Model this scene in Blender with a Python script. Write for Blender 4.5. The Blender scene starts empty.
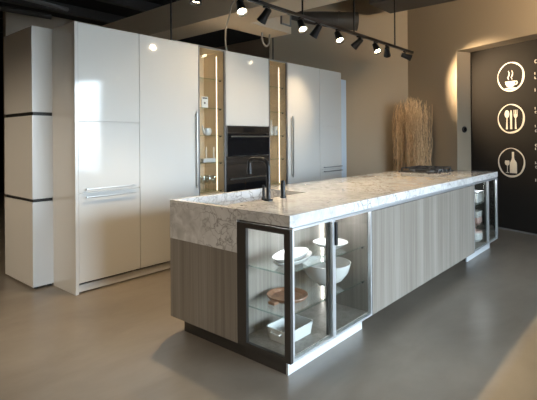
import bpy, bmesh, math, random
from mathutils import Vector, Matrix
random.seed(7)
S = bpy.context.scene
C = S.collection
PI = math.pi

# ------------------------------------------------------------------ materials
def nodes(name):
    m = bpy.data.materials.new(name); m.use_nodes = True
    nt = m.node_tree
    b = nt.nodes['Principled BSDF']
    return m, nt, b
def N(nt, t, **kw):
    n = nt.nodes.new(t)
    for k, v in kw.items():
        if k in n.inputs: n.inputs[k].default_value = v
        else: setattr(n, k, v)
    return n
def col(c): return (c[0], c[1], c[2], 1.0)
def plain(name, c, rough=.5, metal=0., spec=.5, bump=0., bscale=60., emit=None, estr=0., coat=0., var=.04):
    """base colour with a faint procedural mottle and optional bump"""
    m, nt, b = nodes(name); L = nt.links
    tc = N(nt, 'ShaderNodeTexCoord')
    no = N(nt, 'ShaderNodeTexNoise'); no.inputs['Scale'].default_value = bscale; no.inputs['Detail'].default_value = 3
    L.new(tc.outputs['Object'], no.inputs['Vector'])
    r = N(nt, 'ShaderNodeValToRGB')
    r.color_ramp.elements[0].color = col([x*(1-var) for x in c]); r.color_ramp.elements[1].color = col([min(1, x*(1+var)) for x in c])
    L.new(no.outputs['Fac'], r.inputs['Fac']); L.new(r.outputs['Color'], b.inputs['Base Color'])
    b.inputs['Roughness'].default_value = rough; b.inputs['Metallic'].default_value = metal
    b.inputs['Specular IOR Level'].default_value = spec; b.inputs['Coat Weight'].default_value = coat
    b.inputs['Coat Roughness'].default_value = .04
    if bump:
        bp = N(nt, 'ShaderNodeBump'); bp.inputs['Strength'].default_value = bump; bp.inputs['Distance'].default_value = .01
        L.new(no.outputs['Fac'], bp.inputs['Height']); L.new(bp.outputs['Normal'], b.inputs['Normal'])
    if emit:
        b.inputs['Emission Color'].default_value = col(emit); b.inputs['Emission Strength'].default_value = estr
    return m
def wood(name, a, c, rough=.5, sx=55., sz=1.2, fine=160.):
    """vertical grain in streaks"""
    m, nt, b = nodes(name); L = nt.links
    tc = N(nt, 'ShaderNodeTexCoord')
    mp = N(nt, 'ShaderNodeMapping'); mp.inputs['Scale'].default_value = (sx, sx, sz)
    L.new(tc.outputs['Object'], mp.inputs['Vector'])
    n1 = N(nt, 'ShaderNodeTexNoise'); n1.inputs['Scale'].default_value = 1.; n1.inputs['Detail'].default_value = 4; n1.inputs['Roughness'].default_value = .6
    L.new(mp.outputs['Vector'], n1.inputs['Vector'])
    mp2 = N(nt, 'ShaderNodeMapping'); mp2.inputs['Scale'].default_value = (fine*.08, fine*.08, .25)
    L.new(tc.outputs['Object'], mp2.inputs['Vector'])
    n2 = N(nt, 'ShaderNodeTexNoise'); n2.inputs['Scale'].default_value = 1.; n2.inputs['Detail'].default_value = 2
    L.new(mp2.outputs['Vector'], n2.inputs['Vector'])
    ad = N(nt, 'ShaderNodeMath', operation='ADD'); L.new(n1.outputs['Fac'], ad.inputs[0]); L.new(n2.outputs['Fac'], ad.inputs[1])
    hf = N(nt, 'ShaderNodeMath', operation='MULTIPLY'); hf.inputs[1].default_value = .5; L.new(ad.outputs[0], hf.inputs[0])
    r = N(nt, 'ShaderNodeValToRGB')
    r.color_ramp.elements[0].position = .36; r.color_ramp.elements[1].position = .64
    r.color_ramp.elements[0].color = col(a); r.color_ramp.elements[1].color = col(c)
    L.new(hf.outputs[0], r.inputs['Fac']); L.new(r.outputs['Color'], b.inputs['Base Color'])
    b.inputs['Roughness'].default_value = rough
    bp = N(nt, 'ShaderNodeBump'); bp.inputs['Strength'].default_value = .12; bp.inputs['Distance'].default_value = .003
    L.new(n1.outputs['Fac'], bp.inputs['Height']); L.new(bp.outputs['Normal'], b.inputs['Normal'])
    return m
def marble(name):
    m, nt, b = nodes(name); L = nt.links
    tc = N(nt, 'ShaderNodeTexCoord')
    nz = N(nt, 'ShaderNodeTexNoise'); nz.inputs['Scale'].default_value = 3.2; nz.inputs['Detail'].default_value = 6
    L.new(tc.outputs['Object'], nz.inputs['Vector'])
    sb = N(nt, 'ShaderNodeVectorMath', operation='MULTIPLY_ADD')
    L.new(nz.outputs['Color'], sb.inputs[0]); sb.inputs[1].default_value = (.75, .75, .75); L.new(tc.outputs['Object'], sb.inputs[2])
    v = N(nt, 'ShaderNodeTexVoronoi', feature='DISTANCE_TO_EDGE'); v.inputs['Scale'].default_value = 10.
    L.new(sb.outputs[0], v.inputs['Vector'])
    r = N(nt, 'ShaderNodeValToRGB'); e = r.color_ramp.elements
    e[0].position = .0; e[0].color = col((.17, .155, .15)); e[1].position = .09; e[1].color = col((.66, .65, .645))
    k = r.color_ramp.elements.new(.035); k.color = col((.50, .485, .475))
    L.new(v.outputs['Distance'], r.inputs['Fac'])
    # clouds: where veins fade and grey patches
    n2 = N(nt, 'ShaderNodeTexNoise'); n2.inputs['Scale'].default_value = 2.1; n2.inputs['Detail'].default_value = 5
    L.new(tc.outputs['Object'], n2.inputs['Vector'])
    r2 = N(nt, 'ShaderNodeValToRGB'); r2.color_ramp.elements[0].position = .38; r2.color_ramp.elements[1].position = .62
    L.new(n2.outputs['Fac'], r2.inputs['Fac'])
    n3 = N(nt, 'ShaderNodeTexNoise'); n3.inputs['Scale'].default_value = 11.; n3.inputs['Detail'].default_value = 6; n3.inputs['Distortion'].default_value = .8
    L.new(tc.outputs['Object'], n3.inputs['Vector'])
    r3 = N(nt, 'ShaderNodeValToRGB'); r3.color_ramp.elements[0].position = .3; r3.color_ramp.elements[1].position = .7
    r3.color_ramp.elements[0].color = col((.40, .385, .375)); r3.color_ramp.elements[1].color = col((.70, .69, .685))
    L.new(n3.outputs['Fac'], r3.inputs['Fac'])
    mx = N(nt, 'ShaderNodeMix', data_type='RGBA', blend_type='MIX')
    L.new(r2.outputs['Color'], mx.inputs['Factor']); L.new(r.outputs['Color'], mx.inputs['A']); L.new(r3.outputs['Color'], mx.inputs['B'])
    L.new(mx.outputs['Result'], b.inputs['Base Color'])
    b.inputs['Roughness'].default_value = .09; b.inputs['IOR'].default_value = 1.55
    return m
def concrete(name):
    m, nt, b = nodes(name); L = nt.links
    tc = N(nt, 'ShaderNodeTexCoord')
    mp = N(nt, 'ShaderNodeMapping'); mp.inputs['Scale'].default_value = (1., 1.9, 1.); mp.inputs['Rotation'].default_value = (0, 0, .5)
    L.new(tc.outputs['Object'], mp.inputs['Vector'])
    n1 = N(nt, 'ShaderNodeTexNoise'); n1.inputs['Scale'].default_value = 1.1; n1.inputs['Detail'].default_value = 6; n1.inputs['Roughness'].default_value = .6; n1.inputs['Distortion'].default_value = .4
    L.new(mp.outputs['Vector'], n1.inputs['Vector'])
    r = N(nt, 'ShaderNodeValToRGB'); e = r.color_ramp.elements
    e[0].position = .25; e[0].color = col((.165, .135, .105)); e[1].position = .75; e[1].color = col((.285, .240, .190))
    L.new(n1.outputs['Fac'], r.inputs['Fac'])
    # tan tint past a soft line that runs along the island (y < 0.705)
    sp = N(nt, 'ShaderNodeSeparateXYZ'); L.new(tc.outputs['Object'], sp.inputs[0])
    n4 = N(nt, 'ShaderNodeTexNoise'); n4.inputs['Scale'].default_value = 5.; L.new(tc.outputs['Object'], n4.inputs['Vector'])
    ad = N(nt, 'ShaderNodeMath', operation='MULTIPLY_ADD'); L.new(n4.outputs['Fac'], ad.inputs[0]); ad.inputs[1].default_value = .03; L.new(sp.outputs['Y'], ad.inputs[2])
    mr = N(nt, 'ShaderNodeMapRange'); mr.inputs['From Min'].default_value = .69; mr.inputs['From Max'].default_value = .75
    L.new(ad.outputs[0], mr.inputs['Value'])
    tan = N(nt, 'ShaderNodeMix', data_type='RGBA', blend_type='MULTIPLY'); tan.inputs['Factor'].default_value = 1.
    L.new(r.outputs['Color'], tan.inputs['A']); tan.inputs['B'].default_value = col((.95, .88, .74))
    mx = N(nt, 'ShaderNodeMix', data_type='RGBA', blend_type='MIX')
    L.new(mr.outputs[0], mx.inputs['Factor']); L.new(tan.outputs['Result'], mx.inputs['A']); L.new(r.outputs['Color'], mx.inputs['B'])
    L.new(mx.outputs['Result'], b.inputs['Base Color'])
    n2 = N(nt, 'ShaderNodeTexNoise'); n2.inputs['Scale'].default_value = 2.; n2.inputs['Detail'].default_value = 4
    L.new(tc.outputs['Object'], n2.inputs['Vector'])
    m2 = N(nt, 'ShaderNodeMapRange'); m2.inputs['To Min'].default_value = .26; m2.inputs['To Max'].default_value = .32
    L.new(n2.outputs['Fac'], m2.inputs['Value']); L.new(m2.outputs[0], b.inputs['Roughness'])
    return m
def glass(name, tint=(.96, .985, .98), ior=1.5, rough=.0):
    m = bpy.data.materials.new(name); m.use_nodes = True; nt = m.node_tree; L = nt.links
    for n in list(nt.nodes):
        if n.type == 'BSDF_PRINCIPLED': nt.nodes.remove(n)
    out = [n for n in nt.nodes if n.type == 'OUTPUT_MATERIAL'][0]
    t = N(nt, 'ShaderNodeBsdfTransparent'); t.inputs['Color'].default_value = col(tint)
    g = N(nt, 'ShaderNodeBsdfGlossy'); g.inputs['Roughness'].default_value = rough; g.inputs['Color'].default_value = col((.95, 1, .98))
    lw = N(nt, 'ShaderNodeLayerWeight'); lw.inputs['Blend'].default_value = .5
    pw = N(nt, 'ShaderNodeMath', operation='POWER'); L.new(lw.outputs['Facing'], pw.inputs[0]); pw.inputs[1].default_value = 4.5
    f = N(nt, 'ShaderNodeMath', operation='MULTIPLY_ADD', use_clamp=True); L.new(pw.outputs[0], f.inputs[0]); f.inputs[1].default_value = .80; f.inputs[2].default_value = ((ior-1)/(ior+1))**2
    x = N(nt, 'ShaderNodeMixShader')
    L.new(f.outputs[0], x.inputs[0]); L.new(t.outputs[0], x.inputs[1]); L.new(g.outputs[0], x.inputs[2]); L.new(x.outputs[0], out.inputs['Surface'])
    return m

M = {}
M['white'] = plain('white_lacquer', (.68, .665, .635), .07, spec=.55, var=.006, bscale=3)
M['white_dull'] = plain('white_matt_lacquer', (.68, .655, .62), .28, spec=.45, var=.006, bscale=3)
M['gap'] = plain('recess_black', (.012, .011, .010), .5)
M['steel'] = plain('brushed_steel', (.62, .61, .59), .28, metal=1., bscale=90)
M['alu'] = plain('anodised_aluminium', (.74, .75, .77), .36, metal=.8, bscale=90)
M['kick'] = plain('daylit_plinth_metal', (.72, .74, .76), .45, metal=.35, bscale=90)  # plinth metal, window reflection put into the pale front colour
M['bronze'] = plain('shaded_aluminium', (.055, .050, .046), .35, metal=.5, bscale=90)  # the alu frame and plinth metal again, with shade put into the colour
M['grey_frame'] = plain('grey_frame', (.30, .30, .31), .4, metal=.6, bscale=70)
M['oak'] = wood('warm_oak', (.76, .59, .40), (.84, .69, .49), .5, 40, 1.4)
M['elm'] = wood('grey_brown_elm', (.155, .132, .109), (.272, .244, .212), .40, 60, .9)
M['marble'] = marble('veined_marble')
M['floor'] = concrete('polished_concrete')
M['glass'] = glass('clear_glass', (.965, .98, .978))
M['shelf_glass'] = glass('shelf_glass', (.983, .991, .988), 1.5)
M['shelf_edge'] = glass('glass_shelf_edge', (.74, .85, .83), 1.5)
M['oven_glass'] = plain('black_oven_glass', (.008, .008, .009), .05, spec=.6)
M['oven_trim'] = plain('bronze_oven_trim', (.16, .135, .115), .16, metal=.85, bscale=40)
M['black'] = plain('black_metal', (.014, .014, .016), .35, metal=.3)
M['black_matt'] = plain('black_matt', (.018, .017, .016), .6)
M['iron'] = plain('cast_iron', (.035, .035, .037), .35, bump=.2)
M['ceramic'] = plain('white_ceramic', (.68, .665, .635), .16, spec=.5, var=.01)
M['ceramic_b'] = plain('cream_stoneware', (.76, .72, .66), .3, var=.02)
M['board'] = wood('walnut_board', (.18, .078, .038), (.34, .165, .085), .4, 30, 30)
M['led'] = plain('led_strip', (.9, .85, .75), .5, emit=(1., .86, .66), estr=3.2)
M['led_cool'] = plain('led_strip_island', (.9, .87, .82), .5, emit=(1., .96, .90), estr=12.)
M['fill_bar'] = plain('fill_bar_cool', (.9, .9, .9), .5, emit=(.95, .97, 1.), estr=48.)
M['soffit_fill'] = plain('soffit_fill_led', (.9, .85, .75), .5, emit=(1., .82, .58), estr=10.)
M['lamp_on'] = plain('lit_lens', (1, .95, .85), .3, emit=(1., .83, .56), estr=30.)
M['wall'] = plain('taupe_paint', (.32, .255, .182), .75, bump=.05, bscale=120, var=.02)
M['wall_dark'] = plain('dark_paint', (.018, .016, .014), .8, var=.05)
M['wall_dim'] = plain('brown_paint', (.45, .36, .27), .8, var=.04)
M['opaque_white'] = plain('pale_pipe_paint', (.42, .39, .34), .5)
M['chalk'] = plain('black_sign_wall', (.019, .016, .0135), .8, spec=.2, bump=.05, bscale=200)
M['sign'] = plain('cream_sign_paint', (.72, .66, .56), .5, bscale=60, var=.05)
M['soffit'] = plain('beige_soffit_paint', (.78, .66, .51), .8, var=.03)
M['duct'] = plain('dark_duct_paint', (.055, .050, .046), .6, var=.1)
M['grille'] = plain('grey_grille', (.22, .21, .20), .5)
M['ceil'] = plain('black_ceiling', (.012, .011, .010), .9)
M['twig'] = wood('dried_willow', (.42, .27, .135), (.78, .56, .33), .7, 25, 14)
M['paper'] = plain('white_card', (.85, .84, .82), .6, var=.01)
M['ink'] = plain('dark_ink', (.03, .03, .03), .6)
M['wax'] = plain('ivory_wax', (.80, .70, .56), .4)
M['pink'] = plain('pink_tin', (.62, .40, .34), .4)
M['flue'] = plain('white_panel', (.58, .70, .84), .35, var=.01)
M['cord'] = plain('beige_cord', (.42, .37, .31), .6)
M['leather'] = plain('brown_leather', (.16, .065, .028), .4)
M['tan_seat'] = plain('tan_seat_fabric', (.55, .38, .22), .7)
M['winframe'] = plain('dark_window_frame', (.05, .05, .052), .4, metal=.4)
M['pave'] = plain('outdoor_pavement', (.42, .41, .39), .85, bump=.2, bscale=8)

# ------------------------------------------------------------------ mesh builder
class MB:
    def __init__(s): s.bm = bmesh.new()
    def box(s, x0, x1, y0, y1, z0, z1, bev=0., seg=2):
        r = bmesh.ops.create_cube(s.bm, size=1.)
        vs = r['verts']
        for v in vs:
            v.co = Vector((x0+(v.co.x+.5)*(x1-x0), y0+(v.co.y+.5)*(y1-y0), z0+(v.co.z+.5)*(z1-z0)))
        if bev:
            es = list({e for v in vs for e in v.link_edges})
            bmesh.ops.bevel(s.bm, geom=es, offset=bev, segments=seg, affect='EDGES', profile=.5)
        return s
    def quad(s, *ps):
        s.bm.faces.new([s.bm.verts.new(p) for p in ps]); return s
    def prism(s, poly, y0, y1, M4=None):
        """poly of (x,z) extruded y0..y1, placed by matrix"""
        M4 = M4 or Matrix()
        a = [s.bm.verts.new(M4 @ Vector((p[0], y0, p[1]))) for p in poly]
        b = [s.bm.verts.new(M4 @ Vector((p[0], y1, p[1]))) for p in poly]
        n = len(poly)
        s.bm.faces.new(a); s.bm.faces.new(b[::-1])
        for i in range(n): s.bm.faces.new((a[i], b[i], b[(i+1) % n], a[(i+1) % n]))
        return s
    def tube(s, pts, r, seg=10, cap=True):
        pts = [Vector(p) for p in pts]; rs = r if isinstance(r, (list, tuple)) else [r]*len(pts)
        rings = []; up = None
        for i, p in enumerate(pts):
            t = (pts[min(i+1, len(pts)-1)]-pts[max(i-1, 0)]).normalized()
            if up is None:
                up = Vector((0, 0, 1)) if abs(t.z) < .9 else Vector((1, 0, 0))
            a = t.cross(up)
            if a.length < 1e-5: a = t.cross(Vector((.3, 1, .2)))
            a.normalize(); b = a.cross(t).normalized(); up = b
            rings.append([s.bm.verts.new(p+(a*math.cos(2*PI*k/seg)+b*math.sin(2*PI*k/seg))*rs[i]) for k in range(seg)])
        for i in range(len(rings)-1):
            for k in range(seg):
                s.bm.faces.new((rings[i][k], rings[i][(k+1) % seg], rings[i+1][(k+1) % seg], rings[i+1][k]))
        if cap:
            s.bm.faces.new(rings[0][::-1]); s.bm.faces.new(rings[-1])
        return s
    def lathe(s, prof, c=(0, 0, 0), seg=40, sx=1., sy=1., M4=None):
        """profile of (r,z) turned about z; a profile that starts or ends at r=0 closes"""
        c = Vector(c); M4 = M4 or Matrix(); rings = []
        for r, z in prof:
            if r < 1e-6: rings.append([s.bm.verts.new(c+M4 @ Vector((0, 0, z)))])
            else: rings.append([s.bm.verts.new(c+M4 @ Vector((r*sx*math.cos(2*PI*k/seg), r*sy*math.sin(2*PI*k/seg), z))) for k in range(seg)])
        for A, B in zip(rings, rings[1:]):
            if len(A) == 1 and len(B) == 1: continue
            for k in range(seg):
                k2 = (k+1) % seg
                if len(A) == 1: s.bm.faces.new((A[0], B[k2], B[k]))
                elif len(B) == 1: s.bm.faces.new((A[k], A[k2], B[0]))
                else: s.bm.faces.new((A[k], A[k2], B[k2], B[k]))
        return s

def root_loc(o):
    while o.parent: o = o.parent
    return o.location
def obj(name, mb, mat, parent=None, local=False, smooth=True, loc=None):
    """link the builder as ONE mesh object. World coordinates are moved to the origin of the thing."""
    bm = mb.bm
    bmesh.ops.recalc_face_normals(bm, faces=bm.faces)
    if parent is not None and not local: off = root_loc(parent)
    elif parent is None:
        xs = [v.co for v in bm.verts]
        if loc is None:
            loc = Vector(((min(v.x for v in xs)+max(v.x for v in xs))/2, (min(v.y for v in xs)+max(v.y for v in xs))/2, min(v.z for v in xs)))
        off = Vector(loc)
    else: off = Vector((0, 0, 0))
    if off.length: bmesh.ops.translate(bm, verts=bm.verts, vec=-Vector(off))
    me = bpy.data.meshes.new(name); 
    if smooth:
        for f in bm.faces: f.smooth = True
        for e in bm.edges:
            if len(e.link_faces) == 2 and e.calc_face_angle(0) > math.radians(32): e.smooth = False
    bm.to_mesh(me); bm.free()
    o = bpy.data.objects.new(name, me); C.objects.link(o)
    me.materials.append(M[mat] if isinstance(mat, str) else mat)
    if smooth and len(me.polygons) < 6000:
        wn = o.modifiers.new('weighted_normals', 'WEIGHTED_NORMAL'); wn.keep_sharp = True; wn.weight = 100
    if parent is not None: o.parent = parent
    else: o.location = off
    return o
def tag(o, label, cat, group=None):
    o['label'] = label; o['category'] = cat
    if group: o['group'] = group
    return o
def thing(name, label, cat, loc=(0, 0, 0), group=None, rz=0.):
    o = bpy.data.objects.new(name, None); C.objects.link(o)
    o.location = loc; o.rotation_euler = (0, 0, rz); o.empty_display_size = .1
    return tag(o, label, cat, group)
def struct(name, mb, mat, loc=(0, 0, 0), smooth=False):
    o = obj(name, mb, mat, None, loc=loc, smooth=smooth); o['kind'] = 'structure'; return o
def dup(root, loc, label=None, rot=None):
    """copy of a thing with its parts and sub-parts"""
    r = root.copy(); C.objects.link(r); r.location = loc
    if rot is not None: r.rotation_euler = rot
    if label: r['label'] = label
    for ch in list(root.children):
        c = ch.copy(); C.objects.link(c); c.parent = r
        for g in list(ch.children):
            d = g.copy(); C.objects.link(d); d.parent = c
    return r
B = lambda *a, **k: MB().box(*a, **k)

# ------------------------------------------------------------------ camera
R2 = Vector((.6577, -.7532, -.0070)); F = Vector((.7533, .6577, .0020)); F.normalize()
R2 = (R2-F*R2.dot(F)).normalized(); U2 = R2.cross(F)
cam = bpy.data.cameras.new('camera'); co = bpy.data.objects.new('camera', cam); C.objects.link(co)
mw = Matrix((R2, U2, -F)).transposed().to_4x4(); mw.translation = Vector((0, 0, 1.3513)); co.matrix_world = mw
cam.sensor_width = 36.; cam.lens = 455.566*36/537; cam.shift_y = -(200-137.334)/537; cam.clip_start = .05; cam.clip_end = 200
S.camera = co

# ------------------------------------------------------------------ room shell
A67 = math.radians(67.)
DR = Vector((math.cos(A67), math.sin(A67), 0)); NR = Vector((math.sin(A67), -math.cos(A67), 0))   # along the right wall, and into it
def W(s, k, z): p = DR*s+NR*k; return Vector((p.x, p.y, z))
K, KB = 5.70, 6.00               # wall face, recessed sign wall
S1, SL, SR, SE = 6.125, 5.064, .75, .22   # corner, recess jambs, end of the solid wall
HR, HC = 2.68, 4.0
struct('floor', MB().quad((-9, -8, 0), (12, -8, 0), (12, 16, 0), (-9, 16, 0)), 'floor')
struct('ceiling', B(-9, 12, -8, 16, HC, HC+.1), 'ceil')
def slab(mb, s0, s1, k0, k1, z0, z1):
    a = [W(s0, k0, z0), W(s1, k0, z0), W(s1, k1, z0), W(s0, k1, z0)]; b = [Vector((p.x, p.y, z1)) for p in a]
    va = [mb.bm.verts.new(p) for p in a]; vb = [mb.bm.verts.new(p) for p in b]
    mb.bm.faces.new(va); mb.bm.faces.new(vb[::-1])
    for i in range(4): mb.bm.faces.new((va[i], va[(i+1) % 4], vb[(i+1) % 4], vb[i]))
    return mb
m = MB(); slab(m, SL, S1+.3, K, KB+.1, 0, HC); slab(m, SR, SL, K, KB+.1, HR, HC); slab(m, SE, SR, K, KB+.1, 0, HC)
struct('wall_right', m, 'wall')
struct('wall_sign', slab(MB(), SR, SL, KB, KB+.1, 0, HR), 'chalk')
struct('baseboard_sign', slab(MB(), SR, SL, KB-.012, KB, 0, .018), 'grille')
# wall behind the tall units runs away to the left from the corner
CN = W(S1, K, 0); BD = Vector((-.745, .667, 0)); BN = Vector((.667, .745, 0))
def slab2(mb, p, q, n, t, z0, z1):
    a = [p, q, q+n*t, p+n*t]; va = [mb.bm.verts.new((v.x, v.y, z0)) for v in a]; vb = [mb.bm.verts.new((v.x, v.y, z1)) for v in a]
    mb.bm.faces.new(va); mb.bm.faces.new(vb[::-1])
    for i in range(4): mb.bm.faces.new((va[i], va[(i+1) % 4], vb[(i+1) % 4], vb[i]))
    return mb
E1 = CN+BD*2.45
struct('wall_back', slab2(MB(), CN-BD*.05, E1, BN, .15, 0, HC), 'wall')
struct('wall_far', B(-9, 9.15, 13.0, 13.15, 0, HC), 'wall_dark')
struct('wall_side', B(9.0, 9.15, 3.0, 13.0, 0, HC), 'wall_dim')
struct('wall_rear', B(3.4, 9.0, 9.9, 10.05, 0, HC), 'wall_dim')
struct('wall_left', B(-7.15, -7, -6.2, 13.15, 0, HC), 'wall_dark')
# glazed shop fronts behind the camera: the daylight of the place
def shopfront(idx, p, q, n, z0, z1, bays):
    d = (q-p); Ln = d.length; d.normalize()
    fr = MB()
    def bar(a, b, zz0, zz1, th=.05): slab2(fr, p+d*a-n*.0, p+d*b, n, th, zz0, zz1)
    bar(0, Ln, z0, z0+.06); bar(0, Ln, z1-.06, z1)
    for i in range(bays+1):
        x = Ln*i/bays; bar(max(0, x-.03), min(Ln, x+.03), z0+.06, z1-.06)
    w = struct('window_%d' % idx, fr, 'winframe')
    g = MB(); slab2(g, p+n*.02, q+n*.02, n, .008, z0+.06, z1-.06)
    gl = obj('window_pane', g, 'glass', w)
    st = MB(); slab2(st, p, q, n, .15, z1, HC)
    if z0 > 0: slab2(st, p, q, n, .15, 0, z0)
    return w, st
PE = W(SE, K, 0); PF = W(-1.9, K, 0)
w1, st1 = shopfront(1, PE, PF, NR, .10, 2.75, 2)
struct('wall_front', st1, 'wall')
PG = Vector((-7.0, PF.y, 0))
w2, st2 = shopfront(2, PF, Vector((.6, PF.y, 0)), Vector((0, -1, 0)), .10, 2.75, 5)
slab2(st2, Vector((.6, PF.y, 0)), PG, Vector((0, -1, 0)), .15, 0, HC)
struct('wall_street', st2, 'wall')
struct('trim_1', MB().quad((-40, -45, -.04), (45, -45, -.04), (45, 30, -.04), (-40, 30, -.04)), 'pave')

# exposed services under the black ceiling
m = B(3.95, 4.45, 1.2, 9.0, 2.90, 3.27); m.box(4.45, 5.33, 4.19, 4.62, 2.90, 3.20)
struct('ceiling_soffit', m, 'soffit')
struct('ceiling_bulkhead', B(4.47, 5.30, 1.3, 4.05, 3.30, 3.62), 'soffit')
g = thing('air_grille', 'grey slatted air grille on the front face of the beige ceiling soffit', 'vent', (5.19, 4.19, 2.99))
gm = MB(); gm.box(5.08, 5.31, 4.172, 4.19, 3.00, 3.02); gm.box(5.08, 5.31, 4.172, 4.19, 3.16, 3.18); gm.box(5.08, 5.10, 4.172, 4.19, 3.02, 3.16); gm.box(5.29, 5.31, 4.172, 4.19, 3.02, 3.16)
obj('frame', gm, 'grille', g)
gm = MB()
for i in range(9): gm.box(5.105+i*.0205, 5.112+i*.0205, 4.174, 4.188, 3.02, 3.16)
obj('slat', gm, 'soffit', g)
def duct(name, p, q, r, label, cat='duct', mat='duct', ribs=0):
    p, q = Vector(p), Vector(q); m = MB().tube([p, q], r, 20)
    for i in range(ribs):
        t = (i+.5)/ribs; c = p.lerp(q, t); d = (q-p).normalized()*.02
        m.tube([c-d, c+d], r*1.06, 20)
    return tag(obj(name, m, mat), label, cat)
duct('ventilation_duct', (5.2, 6.0, 3.50), (7.0, 4.05, 3.36), .17, 'dark round ventilation duct under the ceiling behind the hanging track', ribs=4)
tag(obj('rectangular_duct', B(6.15, 6.85, 2.2, 3.35, 3.35, 3.75, bev=.01), 'duct'), 'dark rectangular box duct at the top edge above the right end of the track', 'duct')
duct('ceiling_pipe', (-4, 6.6, 3.62), (3.9, 8.3, 3.75), .035, 'thin dark pipe crossing the black ceiling at upper left, nearest to the white units', 'pipe', 'grille')
duct('ceiling_pipe', (-3, 9.2, 3.70), (3.9, 9.0, 3.74), .05, 'thicker dark pipe far back under the black ceiling at upper left', 'pipe', 'duct')
duct('ceiling_pipe', (1.2, 4.5, 3.78), (1.8, 12, 3.78), .03, 'thin dark pipe running away into the depth over the stacked white column', 'pipe', 'grille')
for i in range(6):
    struct('ceiling_joist', B(-7, 7, 4.9+1.3*i, 5.02+1.3*i, 3.82, HC), 'duct')
hl = thing('ceiling_lamp', 'small pale round lamp under the black ceiling at the upper left corner', 'lamp', (1.45, 6.95, 3.35))
obj('housing', MB().lathe([(0, .12), (.07, .12), (.10, .03), (.115, .0), (.10, 0.005), (0, .02)], (1.45, 6.95, 3.35), 24), 'steel', hl)
obj('stem', MB().tube([(1.45, 6.95, 3.46), (1.45, 6.95, HC)], .012, 8), 'duct', hl)

# ------------------------------------------------------------------ tall white units
TY, TH, ZB, Z2, Z3 = 3.8612, 2.379, .092, .882, 1.511
TD = .60; G = .0055; DT = .022
YB = TY+TD
GT = 'tall white units along the wall'
def carcass(root, x0, x1, z0=ZB, z1=TH, mat='white_dull'):
    obj('carcass', B(x0+.001, x1-.001, TY+DT+.002, YB, z0, z1-.001), mat, root)
    obj('plinth', B(x0+.001, x1-.001, TY+.022, TY+.04, .012, ZB-.018), 'white', root)
    obj('foot', B(x0+.04, x1-.04, TY+.08, TY+.14, 0, ZB), 'gap', root)
def door(root, x0, x1, z0, z1, name='door'):
    return obj(name, B(x0+G/2, x1-G/2, TY, TY+DT, z0+G/2, z1-G/2, bev=.0015), 'white', root)
def bar_h(parent, x0, x1, z, mat='steel'):
    m = B(x0, x1, TY-.036, TY-.024, z-.006, z+.006, bev=.002)
    for x in (x0+.02, x1-.02): m.tube([(x, TY-.026, z), (x, TY, z)], .007, 10)
    return obj('handle', m, mat, parent)
def bar_v(parent, x, z0, z1, mat='steel'):
    m = B(x-.010, x+.010, TY-.040, TY-.026, z0, z1, bev=.003)
    for z in (z0+.03, z1-.03): m.tube([(x, TY-.028, z), (x, TY, z)], .007, 10)
    return obj('handle', m, mat, parent)
# 1: left pantry with a full side panel
t = thing('pantry_cabinet', 'tall glossy white unit at the left end with two short doors over one drawer', 'cabinet', (2.19, TY+.3, 0), GT)
carcass(t, 1.900, 2.516)
obj('side_panel', B(1.8694, 1.8995, TY-.004, YB, 0, TH, bev=.0015), 'white', t)
door(t, 1.900, 2.516, Z3, TH)
d = door(t, 1.900, 2.516, Z2, Z3); bar_h(d, 1.955, 2.455, .912)
d = door(t, 1.900, 2.516, ZB, Z2, 'drawer'); bar_h(d, 1.955, 2.455, .842)
# 2: tall single door
t = thing('tall_cabinet', 'tall white unit with one full-height door, steel bar handle at its right edge', 'cabinet', (2.89, TY+.3, 0), GT)
carcass(t, 2.516, 3.262); d = door(t, 2.516, 3.262, ZB, TH); bar_v(d, 3.222, .815, 1.649)
# glass units
def glass_tall(x0, x1, label, led_x):
    t = thing('glass_display_cabinet', label, 'cabinet', ((x0+x1)/2, TY+.3, 0), GT)
    yb = TY+.36
    m = B(x0+.002, x0+.02, TY+.022, YB, .7, TH); m.box(x1-.02, x1-.002, TY+.022, YB, .7, TH)
    m.box(x0+.02, x1-.02, yb, YB, .7, TH); m.box(x0+.02, x1-.02, TY+.022, yb, TH-.02, TH); m.box(x0+.02, x1-.02, TY+.022, yb, .70, .735)
    obj('carcass', m, 'oak', t)
    obj('drawer', B(x0+.003, x1-.003, TY, YB, ZB, .695, bev=.0015), 'white', t)
    obj('plinth', B(x0+.001, x1-.001, TY+.022, TY+.04, .0, ZB-.018), 'white', t)
    f = MB(); w = .014
    f.box(x0+.002, x0+w, TY, TY+.02, .70, TH); f.box(x1-w-.008, x1-.002, TY, TY+.02, .70, TH)
    f.box(x0+w, x1-w-.008, TY, TY+.02, TH-w, TH); f.box(x0+w, x1-w-.008, TY, TY+.02, .70, .70+w)
    dr = obj('glass_door', f, 'grey_frame', t)
    obj('pane', B(x0+w, x1-w-.008, TY+.008, TY+.012, .70+w, TH-w), 'glass', dr)
    for z in (.757, 1.078, 1.389, 1.702, 2.035):
        s = obj('shelf', B(x0+.0205, x1-.0205, TY+.05, yb-.004, z-.008, z), 'shelf_glass', t)
        obj('shelf_edge', B(x0+.0205, x1-.0205, TY+.045, TY+.05, z-.008, z), 'shelf_edge', s)
        obj('shelf_peg', B(x1-.034, x1-.02, TY+.06, TY+.075, z-.02, z-.008), 'black', s)
    obj('led_strip', B(x1-.0245, x1-.0205, TY+.132, TY+.139, .74, TH-.06), 'led', t)
    return t
glass_tall(3.262, 3.672, 'narrow glass-fronted oak display unit left of the ovens, with candles and wine glasses', 0)
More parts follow.
